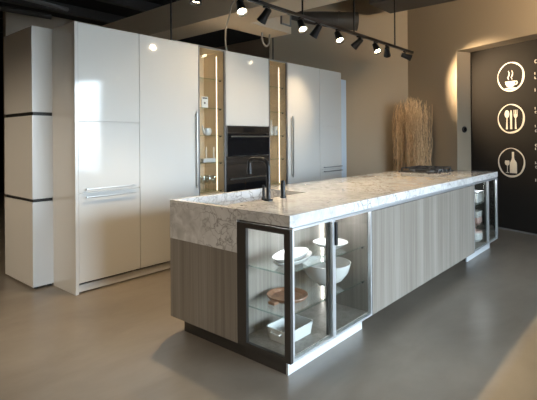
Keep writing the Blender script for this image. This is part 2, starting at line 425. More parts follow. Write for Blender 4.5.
# oven tower
t = thing('oven_tower', 'tall white unit with upper door that houses the black ovens', 'cabinet', (4.055, TY+.3, 0), GT)
x0, x1 = 3.672, 4.437
m = B(x0+.001, x0+.019, TY+.024, YB, ZB, TH-.001); m.box(x1-.019, x1-.001, TY+.024, YB, ZB, TH-.001)
m.box(x0+.019, x1-.019, YB-.02, YB, ZB, TH-.001); m.box(x0+.019, x1-.019, TY+.024, YB-.02, 1.502, TH-.001); m.box(x0+.019, x1-.019, TY+.024, YB-.02, ZB, .43)
m.box(x0+.019, x1-.019, TY+.06, YB-.02, 1.130, 1.138)
obj('carcass', m, 'white_dull', t)
obj('plinth', B(x0+.001, x1-.001, TY+.022, TY+.04, .0, ZB-.018), 'white', t)
door(t, x0, x1, 1.503, TH); door(t, x0, x1, ZB, .425, 'drawer')
# upper compact oven
o = thing('compact_oven', 'upper black built-in oven with dark display above its door handle', 'oven', (4.055, TY+.25, 1.14))
xa, xb = x0+.004, x1-.004
obj('body', B(x0+.022, x1-.022, TY+.03, YB-.04, 1.141, 1.498), 'black', o)
obj('side_trim', B(xa, xa+.012, TY-.002, TY+.02, 1.141, 1.500), 'steel', o)
p_ = obj('control_panel', B(xa+.0125, xb, TY-.004, TY+.03, 1.408, 1.500, bev=.002), 'oven_trim', o)
obj('display', B(3.96, 4.15, TY-.006, TY-.0035, 1.425, 1.483), 'oven_glass', p_)
d = obj('door', B(xa+.0125, xb, TY-.004, TY+.028, 1.141, 1.404, bev=.002), 'oven_glass', o)
m = B(xa+.05, xb-.02, TY-.042, TY-.026, 1.366, 1.384, bev=.004)
for x in (xa+.10, xb-.07): m.tube([(x, TY-.03, 1.375), (x, TY-.004, 1.375)], .008, 10)
obj('handle', m, 'steel', d)
# lower oven
o = thing('built_in_oven', 'lower built-in oven with bronze upper band and black glass below its handle', 'oven', (4.055, TY+.25, .43))
obj('body', B(x0+.022, x1-.022, TY+.03, YB-.04, .431, 1.129), 'black', o)
obj('control_panel', B(xa, xb, TY-.004, TY+.03, 1.052, 1.137, bev=.002), 'oven_trim', o)
d = obj('door', B(xa, xb, TY-.004, TY+.028, .431, 1.049, bev=.002), 'oven_glass', o)
obj('door_band', B(xa+.001, xb-.001, TY-.008, TY-.0041, .815, 1.047), 'oven_trim', d)
m = B(xa+.03, xb-.03, TY-.046, TY-.030, .868, .882, bev=.004)
for x in (xa+.08, xb-.08): m.tube([(x, TY-.032, .875), (x, TY-.006, .875)], .008, 10)
obj('handle', m, 'steel', d)
glass_tall(4.437, 4.822, 'narrow glass-fronted oak display unit right of the ovens, with white vases', 0)
t = thing('tall_cabinet', 'tall white unit with one full-height door and bar handle at its left edge', 'cabinet', (5.2, TY+.3, 0), GT)
carcass(t, 4.822, 5.580); d = door(t, 4.822, 5.580, ZB, TH); bar_v(d, 4.897, .820, 1.654)
t = thing('freezer_cabinet', 'tall white unit at the far right end of the row with two dark bar handles', 'cabinet', (5.88, TY+.3, 0), GT)
carcass(t, 5.580, 6.174); door(t, 5.580, 6.174, 1.519, TH)
d = door(t, 5.580, 6.174, Z2-.005, 1.519); bar_h(d, 5.66, 6.15, .910, 'grey_frame')
d = door(t, 5.580, 6.174, ZB, Z2-.005, 'drawer'); bar_h(d, 5.66, 6.15, .846, 'grey_frame')
# pale slab behind the right end
tag(obj('display_panel', B(6.20, 6.712, 4.10, 4.14, 0, 2.33, bev=.002), 'flue'), 'pale bluish upright panel seen as a strip past the right end unit', 'panel')

# white column of three stacked boxes, left
kx, ky, kb = 1.6873, 4.2927, 4.9635
t = thing('stacked_white_column', 'tall white column of three stacked blocks parted by black grooves, left of the tall units', 'cabinet', (1.78, 4.63, 0))
for z0, z1 in ((.0222, .787), (.815, 1.573), (1.604, 2.380)):
    obj('block', B(kx, 1.8690+.02, ky, kb, z0, z1, bev=.002), 'white_dull', t)
for z0, z1 in ((.787, .815), (1.573, 1.604)):
    obj('groove', B(kx+.012, 1.869+.01, ky+.012, kb-.012, z0, z1), 'gap', t)
for x, y in ((kx+.045, ky+.05), (kx+.045, kb-.06), (1.85, ky+.05), (1.85, kb-.06)):
    obj('foot', MB().tube([(x, y, 0), (x, y, .0222)], .018, 12), 'black', t)

# ------------------------------------------------------------------ island
IX, IY, L_, W_ = 1.9287, 1.5353, 4.0303, 1.0605
IX1, IY1 = IX+L_, IY+W_
ZC, ZU, ZI = .93, .868, .126
# worktop with the sink trough near its left end
sx0, sx1, sy0, sy1 = IX+.040, 2.85, 2.10, 2.555
t = thing('marble_worktop', 'white veined marble worktop of the long kitchen island with deep front-end apron', 'worktop', (IX+L_/2, IY+W_/2, ZU))
m = MB()
m.box(IX, IX1, IY, sy0, ZU, ZC); m.box(sx1, IX1, sy0, IY1, ZU, ZC); m.box(IX, sx0, sy0, IY1, ZU, ZC); m.box(sx0, sx1, sy1, IY1, ZU, ZC)
m.box(IX, IX+.030, 1.942, IY1, .667, ZU)
obj('slab', m, 'marble', t, smooth=False)
m = MB(); w = .006; zb = .72
m.box(sx0+.0, sx1, sy1-.006, sy1+.010, zb, ZU-.001); m.box(sx0, sx1, sy0-.010, sy0+.006, zb, ZU-.001)
m.box(sx0-.004, sx0+.006, sy0, sy1, zb, ZU-.001); m.box(sx1-.006, sx1+.010, sy0, sy1, zb, ZU-.001); m.box(sx0, sx1, sy0, sy1, zb-.012, zb)
obj('sink_trough', m, 'marble', t, smooth=False)
# wooden base
t = thing('island_base_cabinet', 'long island base in grey-brown vertical grain wood between the two glass display ends', 'cabinet', (3.9, 2.1, 0))
XA, XB = 2.838, 5.062
m = B(XA+.004, XB-.004, IY+.024, IY1-.05, ZI, .705); m.box(XA+.004, XB-.004, IY+.024, IY+.04, .705, ZU-.002)
m.box(IX+.045, XA+.004, 1.968, IY1-.05, ZI, .70)
obj('carcass', m, 'black_matt', t)
obj('front_panel', B(XA+.003, XB-.002, IY, IY+.022, ZI, .838, bev=.001), 'elm', t)
obj('grip_channel', B(XA+.003, XB-.002, IY+.012, IY+.0235, .840, ZU-.0005), 'alu', t)
obj('end_panel', B(IX, IX+.022, 1.942, 2.440, ZI, .6665), 'elm', t)
obj('end_panel', B(IX+.001, IX+.022, 2.4415, IY1, ZI, .6665), 'elm', t)
obj('back_panel', B(IX+.022, XB-.002, IY1-.022, IY1, ZI, ZU-.02), 'elm', t)
obj('plinth', B(IX+.0945, IX+.11, 1.968, IY1-.032, 0, ZI-.0005), 'bronze', t)
obj('plinth', B(2.87, 5.10, IY+.30, IY+.32, 0, ZI-.0005), 'bronze', t)

# glass display ends
def display(x0, x1, mull0, mull1, left_open, label, name='island_display_cabinet', dark=False):
    t = thing(name, label, 'cabinet', ((x0+x1)/2, IY+.2, 0))
    yb = 1.940
    zt = ZU-.002
    m = MB(); m.box(x0+.024, x1-.022, yb, yb+.024, ZI, zt); m.box(x0+.024, x1-.022, IY+.025, yb, ZI, ZI+.022)
    if left_open: m.box(x1-.022, x1-.002, IY+.025, yb+.024, ZI, zt)
    else:
        m.box(x0+.002, x0+.022, IY+.025, yb+.024, ZI, zt)
    m.box(x0+.024, x1-.022, IY+.025, yb, zt-.012, zt)
    obj('carcass', m, 'elm', t)
    # end frame and glass
    xe0, xe1 = (x0, x0+.022) if left_open else (x1-.020, x1)
    f = MB(); zt2, zb2 = .852, ZI
    f.box(xe0, xe1, IY+.0, IY+.042, zb2, zt2); f.box(xe0, xe1, 1.868, 1.9405, zb2, zt2)
    f.box(xe0, xe1, IY+.042, 1.868, zt2-.028, zt2); f.box(xe0, xe1, IY+.042, 1.868, zb2, zb2+.024)
    fe = obj('end_frame', f, 'bronze', t)  # same metal as the door frames, in its shaded colour
    obj('pane', B(xe0+.009, xe0+.014, IY+.042, 1.868, zb2+.024, zt2-.028), 'glass', fe)
    # two framed front doors
    xs = (x0+(.0225 if left_open else .002), x1-(.004 if left_open else .0205))
    for a, b in ((xs[0], mull0), (mull1, xs[1])):
        f = MB(); fw = .014
        f.box(a, a+fw, IY, IY+.022, ZI, .858); f.box(b-fw, b, IY, IY+.022, ZI, .858)
        f.box(a+fw, b-fw, IY, IY+.022, .858-fw, .858); f.box(a+fw, b-fw, IY, IY+.022, ZI, ZI+fw)
        fd = obj('glass_door', f, 'alu' , t)
        obj('pane', B(a+fw, b-fw, IY+.009, IY+.013, ZI+fw, .858-fw), 'glass', fd)
        if a == mull1 and left_open:
            obj('handle', B(a+.002, a+.018, IY-.016, IY-.0002, .692, .836, bev=.003), 'black', fd)
    f = B(mull0-.032, mull1-.004, IY+.0235, IY+.040, ZI+.022, zt-.012)
    obj('mullion', f, 'bronze', t)
    for z in (.360, .600):
        s = obj('shelf', B(x0+.030, x1-.024, IY+.052, yb-.003, z-.007, z), 'shelf_glass', t)
        e = MB(); e.box(x0+.030, x1-.024, IY+.047, IY+.052, z-.007, z)
        if left_open: e.box(x0+.025, x0+.030, IY+.047, yb-.003, z-.007, z)
        obj('shelf_edge', e, 'shelf_edge', s)
        obj('shelf_peg', B(x1-.034, x1-.0225, IY+.055, IY+.067, z-.019, z-.007), 'black', s)
        obj('shelf_peg', B(mull0-.02, mull0-.008, IY+.0405, IY+.052, z-.019, z-.007), 'black', s)
    obj('top_rail', B(xs[0], xs[1], IY+.004, IY+.022, .860, ZU-.0005), 'alu', t)
    obj('fill_bar', B(x0+.06, x1-.06, IY+.12, IY+.15, zt-.020, zt-.0125), 'fill_bar', t)  # added bar, out of sight under the top, brightens the cabinet interior
    if left_open:
        obj('led_strip', B(x1-.032, x1-.0225, yb-.016, yb-.004, ZI+.03, zt-.02), 'led_cool', t)
        obj('plinth', B(IX+.0938, 2.855, IY+.0938, IY+.108, 0, ZI-.001), 'kick', t)
        obj('end_plinth', B(IX+.0938, IX+.108, IY+.108, 1.966, 0, ZI-.001), 'bronze', t)
    else:
        obj('led_strip', B(x0+.03, x0+.042, yb-.016, yb-.004, .62, zt-.02), 'led_cool', t)
        obj('plinth', B(5.111, 5.942, IY+.0938, IY+.108, 0, ZI-.001), 'kick', t)
        obj('end_plinth', B(5.928, 5.942, IY+.108, 1.966, 0, ZI-.001), 'bronze', t)
    return t
display(IX, XA, 2.362, 2.364, True, 'glass display cabinet at the near island end holding white bowls and dishes')
display(XB, IX1, 5.58, 5.582, False, 'dark glass display cabinet at the far end of the island, near the black sign wall')

# ------------------------------------------------------------------ things in the near display cabinet
t = thing('oval_platter', 'long oval white platter, lower of the nested pair on the upper glass shelf', 'platter', (2.165, 1.700, .6005), 'nested oval platters', rz=math.radians(8))
prof = [(0, .006), (.55, .006), (.80, .016), (1.0, .040), (.985, .044), (.78, .022), (.5, .012), (0, .012)]
def platter_mesh(sc=1.):
    return MB().lathe([(r*.185*sc, z-.006) for r, z in prof], (0, 0, 0), 48, 1., .46)
obj('dish', platter_mesh(), 'ceramic', t, local=True)
obj('foot_ring', MB().lathe([(.085, 0), (.092, 0), (.088, .004), (.08, .004)], (0, 0, -.0), 40, 1., .46), 'ceramic', t, local=True)
t2 = dup(t, (2.165, 1.700, .6005+.026), 'long oval white platter, upper of the nested pair on the upper glass shelf')
t2.scale = (.93, .93, .93)
t2.location.x -= .02
# shallow bowl and plate at the right of the upper shelf
t = thing('shallow_bowl', 'wide shallow white bowl on the upper shelf, above the deep bowl', 'bowl', (2.625, 1.735, .6005))
obj('body', MB().lathe([(0, .012), (.05, .012), (.08, .022), (.118, .042), (.120, .039), (.085, .015), (.055, .004), (0, .004)], (2.625, 1.735, .6005), 48), 'ceramic', t)
obj('foot_ring', MB().lathe([(.040, 0), (.052, 0), (.050, .006), (.040, .006)], (2.625, 1.735, .6005), 36), 'ceramic', t)
t = thing('deep_bowl', 'big deep white bowl on the lower glass shelf behind the frame post', 'bowl', (2.585, 1.745, .3605))
obj('body', MB().lathe([(0, .016), (.05, .018), (.105, .045), (.142, .090), (.162, .150), (.167, .150), (.148, .086), (.110, .036), (.06, .006), (0, .006)], (2.585, 1.745, .3605), 56), 'ceramic', t)
obj('foot_ring', MB().lathe([(.044, 0), (.058, 0), (.060, .010), (.046, .010)], (2.585, 1.745, .3605), 36), 'ceramic', t)
# round wooden board with a lifted rim and short handle
t = thing('wooden_tray', 'round reddish brown wooden tray with small handle on the lower glass shelf', 'tray', (2.20, 1.775, .3605))
obj('dish', MB().lathe([(0, .008), (.10, .010), (.118, .026), (.126, .028), (.128, .022), (.116, .006), (.10, 0), (0, 0)], (2.20, 1.775, .3605), 48), 'board', t)
h = MB(); a = math.radians(180); 
h.box(2.20-.160, 2.20-.112, 1.745, 1.795, .3605+.001, .3605+.020, bev=.006)
obj('handle', h, 'board', t)
# baking dish
t = thing('baking_dish', 'rectangular white baking dish with end handles on the cabinet floor', 'dish', (2.175, 1.735, ZI+.0225))
def taper(m, x, y, z0, z1, a0, b0, a1, b1, th):
    """open-topped tapered rectangular dish with rounded corners"""
    def ring(a, b, z, r, n=6):
        o = []
        for cx, cy, st in ((a-r, b-r, 0), (-a+r, b-r, 90), (-a+r, -b+r, 180), (a-r, -b+r, 270)):
            for k in range(n+1):
                an = math.radians(st+90*k/n); o.append(m.bm.verts.new((x+cx+r*math.cos(an), y+cy+r*math.sin(an), z)))
        return o
    R = [ring(a0, b0, z0, .02), ring(a1, b1, z1, .026), ring(a1-th, b1-th, z1, .022), ring(a0-th, b0-th, z0+th, .018)]
    n = len(R[0])
    for p, q in zip(R, R[1:]):
        for k in range(n): m.bm.faces.new((p[k], p[(k+1) % n], q[(k+1) % n], q[k]))
    m.bm.faces.new(R[0][::-1]); m.bm.faces.new(R[3]); return m
zz = ZI+.0225
obj('body', taper(MB(), 2.175, 1.735, zz, zz+.076, .118, .078, .132, .090, .007), 'ceramic', t)
for sgn in (-1, 1):
    x = 2.175+sgn*.132
    obj('handle', MB().tube([(x-sgn*.010, 1.735-.035, zz+.056), (x+sgn*.012, 1.735-.032, zz+.054), (x+sgn*.016, 1.735, zz+.053), (x+sgn*.012, 1.735+.032, zz+.054), (x-sgn*.010, 1.735+.035, zz+.056)], .006, 8), 'ceramic', t)
# far display cabinet
yy = 1.665
t = thing('storage_canister', 'pale square canister with grey lid on the upper shelf of the far glass cabinet', 'canister', (5.53, yy, .6005))
obj('body', B(5.42, 5.64, yy-.06, yy+.06, .6005, .71, bev=.012, seg=3), 'ceramic', t); obj('lid', B(5.415, 5.645, yy-.065, yy+.065, .71, .728, bev=.006), 'grey_frame', t)
t = thing('pink_tin', 'pinkish square tin with white cap on the lower shelf of the far glass cabinet', 'tin', (5.53, yy, .3605))
obj('body', B(5.44, 5.62, yy-.055, yy+.055, .3605, .43, bev=.01, seg=3), 'pink', t); obj('lid', B(5.436, 5.624, yy-.057, yy+.057, .43, .500, bev=.01, seg=3), 'ceramic', t)
t = thing('stoneware_pot', 'small pale pot with brown lid on the floor of the far glass cabinet', 'pot', (5.53, yy+.02, zz))
obj('body', MB().lathe([(0, 0), (.06, 0), (.092, .03), (.096, .08), (.090, .105), (0, .105)], (5.53, yy+.02, zz), 32), 'ceramic', t)
obj('lid', MB().lathe([(0, .105), (.092, .105), (.086, .125), (.02, .138), (.018, .158), (0, .160)], (5.53, yy+.02, zz), 32), 'pink', t)

# ------------------------------------------------------------------ on the worktop
t = thing('kitchen_faucet', 'black swan-neck faucet with side lever standing at the sink trough', 'faucet', (2.305, 2.03, ZC))
fx, fy = 2.318, 2.028
obj('base', MB().lathe([(0, .012), (.027, .012), (.030, .008), (.030, 0), (0, 0)], (fx, fy, ZC), 28), 'black', t)
pts = [(fx, fy, ZC+.01), (fx, fy, ZC+.06), (fx, fy, ZC+.218)]
rr = .060
for k in range(1, 7):
    an = PI/2*k/6; pts.append((fx, fy+rr-rr*math.cos(an), ZC+.218+rr*math.sin(an)))
pts.append((fx, fy+.14, ZC+.278))
for k in range(1, 7):
    an = PI/2*k/6; pts.append((fx, fy+.14+.035*math.sin(an), ZC+.243+.035*math.cos(an)))
pts.append((fx, fy+.175, ZC+.20))
sp = obj('spout', MB().tube(pts, .0145, 14), 'black', t)
obj('spray_head', MB().tube([(fx, fy+.175, ZC+.215), (fx, fy+.175, ZC+.172)], .0175, 14), 'black', sp)
m = MB().tube([(fx-.012, fy+.028, ZC+.014), (fx-.010, fy+.040, ZC+.014)], .013, 12)
obj('mixer_body', m, 'black', t)
obj('lever', MB().tube([(fx-.012, fy+.034, ZC+.012), (fx-.012, fy+.034, ZC+.104)], .0085, 12), 'black', t)
tag(obj('outlet_post', MB().lathe([(0, .122), (.014, .122), (.017, .118), (.017, .012), (.021, .010), (.021, 0), (0, 0)], (2.495, 2.045, ZC), 24), 'black'), 'short black cylindrical post on the worktop right of the faucet', 'socket')
# gas hob
hx0, hx1, hy0, hy1 = 5.24, 5.80, 2.00, 2.47
t = thing('gas_cooktop', 'black gas cooktop with cast-iron grates at the far end of the island', 'cooktop', ((hx0+hx1)/2, (hy0+hy1)/2, ZC))
obj('plate', B(hx0, hx1, hy0, hy1, ZC+.0003, ZC+.010, bev=.003), 'black', t)
for i, (x, y, r) in enumerate(((5.38, 2.13, .045), (5.38, 2.35, .035), (5.66, 2.13, .035), (5.66, 2.35, .05))):
    b_ = obj('burner', MB().lathe([(0, .026), (r*.8, .026), (r*.85, .022), (r*.85, .018), (r, .016), (r*1.05, .0105), (0, .0105)], (x, y, ZC), 24), 'grey_frame', t)
for xa_, xb_ in ((5.265, 5.505), (5.535, 5.775)):
    m = MB(); z0, z1 = ZC+.040, ZC+.052
    for y in (2.03, 2.235, 2.44): m.box(xa_, xb_, y-.006, y+.006, z0, z1, bev=.002)
    for x in (xa_+.006, (xa_+xb_)/2, xb_-.006): m.box(x-.006, x+.006, 2.03, 2.44, z0+.0005, z1+.0005, bev=.002)
    for y in (2.13, 2.35): m.box(xa_+.05, xb_-.05, y-.005, y+.005, z0+.001, z1+.001, bev=.002)
    for x in (xa_+.006, xb_-.006):
        for y in (2.03, 2.44): m.box(x-.007, x+.007, y-.007, y+.007, ZC+.0098, z0)
    obj('grate', m, 'iron', t)
for i in range(4):
    x = 5.31+i*.13
    obj('knob', MB().lathe([(0, .034), (.014, .034), (.017, .030), (.018, .0102), (0, .0102)], (x, 2.012, ZC), 18), 'iron', t)

# ------------------------------------------------------------------ things in the tall glass units
def card(x, y, z):
    t = thing('price_card', 'small white card with dark print on a high shelf of the left glass unit', 'card', (x, y, z))
    obj('board', B(x-.048, x+.048, y-.006, y+.006, z+.0005, z+.135, bev=.002), 'paper', t)
    obj('printed_line', B(x-.034, x+.034, y-.008, y-.0062, z+.108, z+.124), 'ink', t)
    obj('printed_mark', B(x-.014, x+.006, y-.008, y-.0062, z+.050, z+.070), 'ink', t)
card(3.468, 4.0, 1.702)
def mug(name, x, y, z, label, r=.045, h=.085):
    t = thing(name, label, 'teapot', (x, y, z))
    obj('body', MB().lathe([(0, .0005), (r*.8, .0005), (r*.98, .02), (r, h*.7), (r*.93, h), (r*.86, h), (r*.92, h*.7), (r*.88, .02), (0, .008)], (x, y, z), 32), 'ceramic', t)
    p = [(x+r*.92, y, z+h*.80), (x+r*1.35, y, z+h*.82), (x+r*1.55, y, z+h*.55), (x+r*1.3, y, z+h*.28), (x+r*.94, y, z+h*.24)]
    obj('handle', MB().tube(p, .006, 8), 'ceramic', t)
    if name == 'teapot':
        obj('spout', MB().tube([(x-r*.8, y, z+h*.3), (x-r*1.25, y, z+h*.75), (x-r*1.6, y, z+h*1.35)], [.015, .011, .009], 10), 'ceramic', t)
    return t
mug('teapot', 3.500, 4.0, 1.3895, 'small white teapot with lifted spout on the left glass unit\'s middle shelf')
t = thing('candle_holder', 'white block candle holder below two candles in the left glass unit', 'candle holder', (3.50, 4.0, 1.0785))
obj('block', B(3.425, 3.615, 3.975, 4.030, 1.0785, 1.124, bev=.004), 'ceramic', t)
for x, l in ((3.485, 'left of the two ivory candles on the white block holder'), (3.600, 'right of the two ivory candles on the white block holder')):
    t = thing('candle', l, 'candle', (x, 4.0, 1.1245), 'candles in the left glass unit')
    obj('stick', MB().tube([(x, 4.0, 1.1245), (x, 4.0, 1.255)], [.0105, .008], 14), 'wax', t)
    obj('wick', MB().tube([(x, 4.0, 1.254), (x+.001, 4.0, 1.264)], .0012, 6), 'ink', t)
M['wine'] = glass('wine_glass', (.90, .91, .90), 1.5)
lb = ['front left wine glass on the lowest visible shelf of the left glass unit', 'front middle wine glass on the lowest visible shelf of the left glass unit', 'front right wine glass on the lowest visible shelf of the left glass unit',
      'rear left wine glass behind the front row on the lowest visible shelf', 'rear right wine glass behind the front row on the lowest visible shelf']
wg = None
for i, (x, y) in enumerate(((3.425, 3.98), (3.505, 3.98), (3.585, 3.98), (3.46, 4.09), (3.56, 4.09))):
    if wg is None:
        wg = thing('wine_glass', lb[0], 'glass', (x, y, .7575), 'wine glasses in the left glass unit')
        obj('bowl', MB().lathe([(.004, .068), (.022, .078), (.034, .105), (.034, .130), (.028, .165), (.0265, .165), (.0325, .130), (.0325, .105), (.02, .080), (0, .072)], (0, 0, 0), 24), 'wine', wg, local=True)
        obj('stem', MB().lathe([(0, 0), (.032, 0), (.030, .003), (.006, .008), (.004, .02), (.004, .068), (0, .070)], (0, 0, 0), 24), 'wine', wg, local=True)
    else: dup(wg, (x, y, .7575), lb[i])
# right glass unit
t = thing('bottle_vase', 'slim tall white vase on the right glass unit\'s middle shelf', 'vase', (4.635, 4.0, 1.3895))
obj('body', MB().lathe([(0, .0005), (.028, .0005), (.032, .04), (.026, .10), (.012, .15), (.010, .19), (.014, .20), (.009, .20), (.006, .15), (0, .10)], (4.635, 4.0, 1.3895), 26), 'ceramic', t)
obj('rim', MB().lathe([(.008, .198), (.015, .198), (.015, .204), (.008, .204)], (4.635, 4.0, 1.3895), 20), 'ceramic', t)
t = thing('stacked_cups', 'two stacked white cups beside the slim vase in the right glass unit', 'cups', (4.705, 3.985, 1.3895))
for i in range(2):
    z = 1.3895+.062*i
    obj('cup', MB().lathe([(0, .0005), (.024, .0005), (.030, .02), (.038, .060), (.035, .060), (.027, .02), (0, .006)], (4.705, 3.985, z), 26), 'ceramic', t)

# ------------------------------------------------------------------ corner twigs
def twigs():
    m = MB(); c0 = W(S1-.44, K-.30, 0)
    for i in range(300):
        u, v = random.uniform(-.42, .42), random.uniform(-.15, .15)
        base = c0+DR*(u*.70+.05)+NR*v
        top = 1.90+random.uniform(-.16, .10)-.10*(abs(u)/.4)**2
        n = 26; ph = random.uniform(0, 6.28); am = random.uniform(.010, .026); fr = random.uniform(22, 44); pts = []
        lx, ly = random.uniform(-.05, .05), random.uniform(-.04, .04)
        for k in range(n):
            f = k/(n-1)
            p = base+DR*(lx*f+am*math.sin(ph+fr*f)+.5*am*math.sin(2.3*fr*f))+NR*(ly*f+am*math.cos(ph*1.3+fr*.9*f)); pts.append((p.x, p.y, .02+top*f))
        m.tube(pts, [.0070-.0042*k/(n-1) for k in range(n)], 4)
        if i % 3 == 0:
            k = random.randint(10, 18); a = Vector(pts[k]); d = DR*random.uniform(-.07, .07)+NR*random.uniform(-.04, .04)+Vector((0, 0, random.uniform(.22, .4)))
            m.tube([a, a+d*.5+DR*.01, a+d], [.005, .004, .002], 5)
    return m
tw = tag(obj('willow_branches', twigs(), 'twig'), 'tall bundle of dried brown willow branches standing in the corner behind the cooktop', 'branches')
tw['kind'] = 'stuff'

# ------------------------------------------------------------------ sign wall emblems
class Sign:
    """flat cream lettering on the sign wall. u to the right in the photo, v up, metres from a centre"""
    def __init__(s, sc, z): s.sc, s.z = sc, z
    def P(s, u, v, d): return W(s.sc-u, KB-d, s.z+v)
    def poly(s, m, pts, d0=.0005, d1=.006):
        a = [m.bm.verts.new(s.P(u, v, d0)) for u, v in pts]; b = [m.bm.verts.new(s.P(u, v, d1)) for u, v in pts]
        n = len(pts); m.bm.faces.new(a); m.bm.faces.new(b[::-1])
        for i in range(n): m.bm.faces.new((a[i], a[(i+1) % n], b[(i+1) % n], b[i]))
    def ribbon(s, m, pts, w, d0=.0005, d1=.006):
        ws = w if isinstance(w, list) else [w]*len(pts); Lf, Rt = [], []
        for i, p in enumerate(pts):
            a, b = pts[max(0, i-1)], pts[min(len(pts)-1, i+1)]; dx, dy = b[0]-a[0], b[1]-a[1]; l = math.hypot(dx, dy) or 1
            Lf.append((p[0]-dy/l*ws[i]/2, p[1]+dx/l*ws[i]/2)); Rt.append((p[0]+dy/l*ws[i]/2, p[1]-dx/l*ws[i]/2))
        for i in range(len(pts)-1): s.poly(m, [Lf[i], Lf[i+1], Rt[i+1], Rt[i]], d0, d1)
    def ring(s, m, r, w0, ph):
        n = 64
        for i in range(n):
            q = []
            for k in (i, i+1):
                a = 2*PI*k/n; ww = w0*(.72+.28*math.sin(a*1.0+ph)+.16*math.sin(5*a+ph)); q.append((a, ww))
            (a, wa), (b, wb) = q
            s.poly(m, [(r*math.cos(a), r*math.sin(a)), (r*math.cos(b), r*math.sin(b)), ((r-wb)*math.cos(b), (r-wb)*math.sin(b)), ((r-wa)*math.cos(a), (r-wa)*math.sin(a))])
ell = lambda cx, cy, a, b, n=20: [(cx+a*math.cos(2*PI*k/n), cy+b*math.sin(2*PI*k/n)) for k in range(n)]
RG = .212
def emblem(label, z, name):
    s = Sign(4.371, z); c = s.P(0, 0, 0)
    t = thing(name, label, 'sign', (c.x, c.y, z-RG), 'round cream emblems on the black wall')
    m = MB(); s.ring(m, RG, .026, 2.2 if name[0] == 'c' else 2.9); obj('ring', m, 'sign', t, smooth=False)
    return s, t
s, t = emblem('cream ring emblem with a steaming cup on a saucer, topmost on the black wall', 2.210, 'cup_emblem')
m = MB(); s.poly(m, [(-.088, -.062), (.070, -.062), (.064, -.100), (.046, -.135), (.020, -.150), (-.030, -.150), (-.060, -.135), (-.080, -.100)])
obj('cup', m, 'sign', t, smooth=False)
m = MB(); s.ribbon(m, [(.064, -.078), (.092, -.070), (.104, -.088), (.094, -.110), (.060, -.120)], .012); obj('cup_handle', m, 'sign', t, smooth=False)
m = MB(); s.poly(m, ell(-.01, -.166, .098, .012)); obj('saucer', m, 'sign', t, smooth=False)
for dx in (-.032, .022):
    m = MB(); s.ribbon(m, [(dx, -.040), (dx-.012, -.010), (dx+.006, .025), (dx+.010, .055), (dx-.004, .090)], [.008, .015, .016, .013, .004]); obj('steam', m, 'sign', t, smooth=False)
s, t = emblem('cream ring emblem with spoon, knife and fork, middle one on the black wall', 1.607, 'cutlery_emblem')
m = MB(); s.poly(m, ell(-.062, .070, .036, .056)); s.ribbon(m, [(-.062, .02), (-.064, -.05), (-.066, -.150)], [.012, .014, .026]); obj('spoon', m, 'sign', t, smooth=False)
m = MB(); s.poly(m, [(-.004, .125), (.012, .115), (.018, .06), (.016, -.02), (.018, -.150), (-.012, -.150), (-.010, -.02), (-.014, .0), (-.010, .09)]); obj('knife', m, 'sign', t, smooth=False)
m = MB()
for dx in (-.024, 0, .024): s.ribbon(m, [(.072+dx, .125), (.072+dx, .06)], .011)
s.poly(m, [(.042, .062), (.102, .062), (.098, .03), (.080, .008), (.064, .008), (.046, .03)]); s.ribbon(m, [(.072, .012), (.072, -.05), (.074, -.150)], [.012, .013, .026]); obj('fork', m, 'sign', t, smooth=False)
s, t = emblem('cream ring emblem with bottle and stemmed glass, lowest on the black wall', .976, 'bottle_emblem')
m = MB(); s.poly(m, [(.012, .155), (.042, .155), (.042, .075), (.050, .045), (.078, .010), (.086, -.020), (.086, -.150), (-.022, -.150), (-.022, -.02), (-.014, .01), (.006, .045), (.012, .075)]); obj('bottle', m, 'sign', t, smooth=False)
m = MB(); s.poly(m, [(-.096, .028), (-.034, .028), (-.026, -.005), (-.036, -.034), (-.062, -.048), (-.090, -.034), (-.102, -.005)]); s.ribbon(m, [(-.062, -.044), (-.062, -.142)], .009); s.poly(m, [(-.088, -.150), (-.036, -.150), (-.040, -.140), (-.084, -.140)])
obj('stemmed_glass', m, 'sign', t, smooth=False)
# the left edge of the lettering that runs out of the picture: first letters of each line
LN = [(2.350, .050, 'C'), (2.195, .032, 'I'), (2.135, .032, 'L'), (1.965, .040, 'I'), (1.72, .032, 'I'), (1.665, .032, 'C'), (1.475, .032, 'I'), (1.410, .032, 'C'), (1.215, .032, 'C'), (1.165, .032, 'I'), (.975, .032, 'L'), (.915, .032, 'C'), (.735, .036, 'I')]
def letter(s, m, ch, h):
    w = h*.22
    if ch == 'I': s.poly(m, [(0, 0), (w, 0), (w, h), (0, h)])
    elif ch == 'L': s.poly(m, [(0, 0), (w, 0), (w, h), (0, h)]); s.poly(m, [(w, 0), (h*.6, 0), (h*.6, w), (w, w)])
    else: s.ribbon(m, [(h*.62, h*.86), (h*.35, h*.94), (h*.12, h*.75), (h*.08, h*.5), (h*.12, h*.25), (h*.35, h*.06), (h*.62, h*.14)], w)
ta = thing('sign_lettering', 'column of small cream lettering cut off by the right edge on the black wall', 'lettering', tuple(W(4.0, KB-.001, .735)))
for z, h, ch in LN:
    s = Sign(4.012, z); m = MB(); letter(s, m, ch, h); obj('letter', m, 'sign', ta, smooth=False)

# thermostat on the recess jamb
t = thing('thermostat', 'small black rounded thermostat on the grey recess jamb', 'thermostat', tuple(W(SL-.001, 5.85, 1.467-.035)))
m = MB(); c = W(SL-.0005, 5.85, 1.467)
rot = Matrix((NR, Vector((0, 0, 1)), -DR)).transposed().to_4x4()
m.lathe([(0, .0), (.048, .0), (.050, .004), (.048, .016), (.040, .022), (0, .022)], c, 28, M4=rot); obj('body', m, 'black', t)
m = MB().lathe([(0, .0222), (.028, .0222), (.028, .0232), (0, .0232)], c, 24, M4=rot); obj('dial', m, 'oven_glass', t)

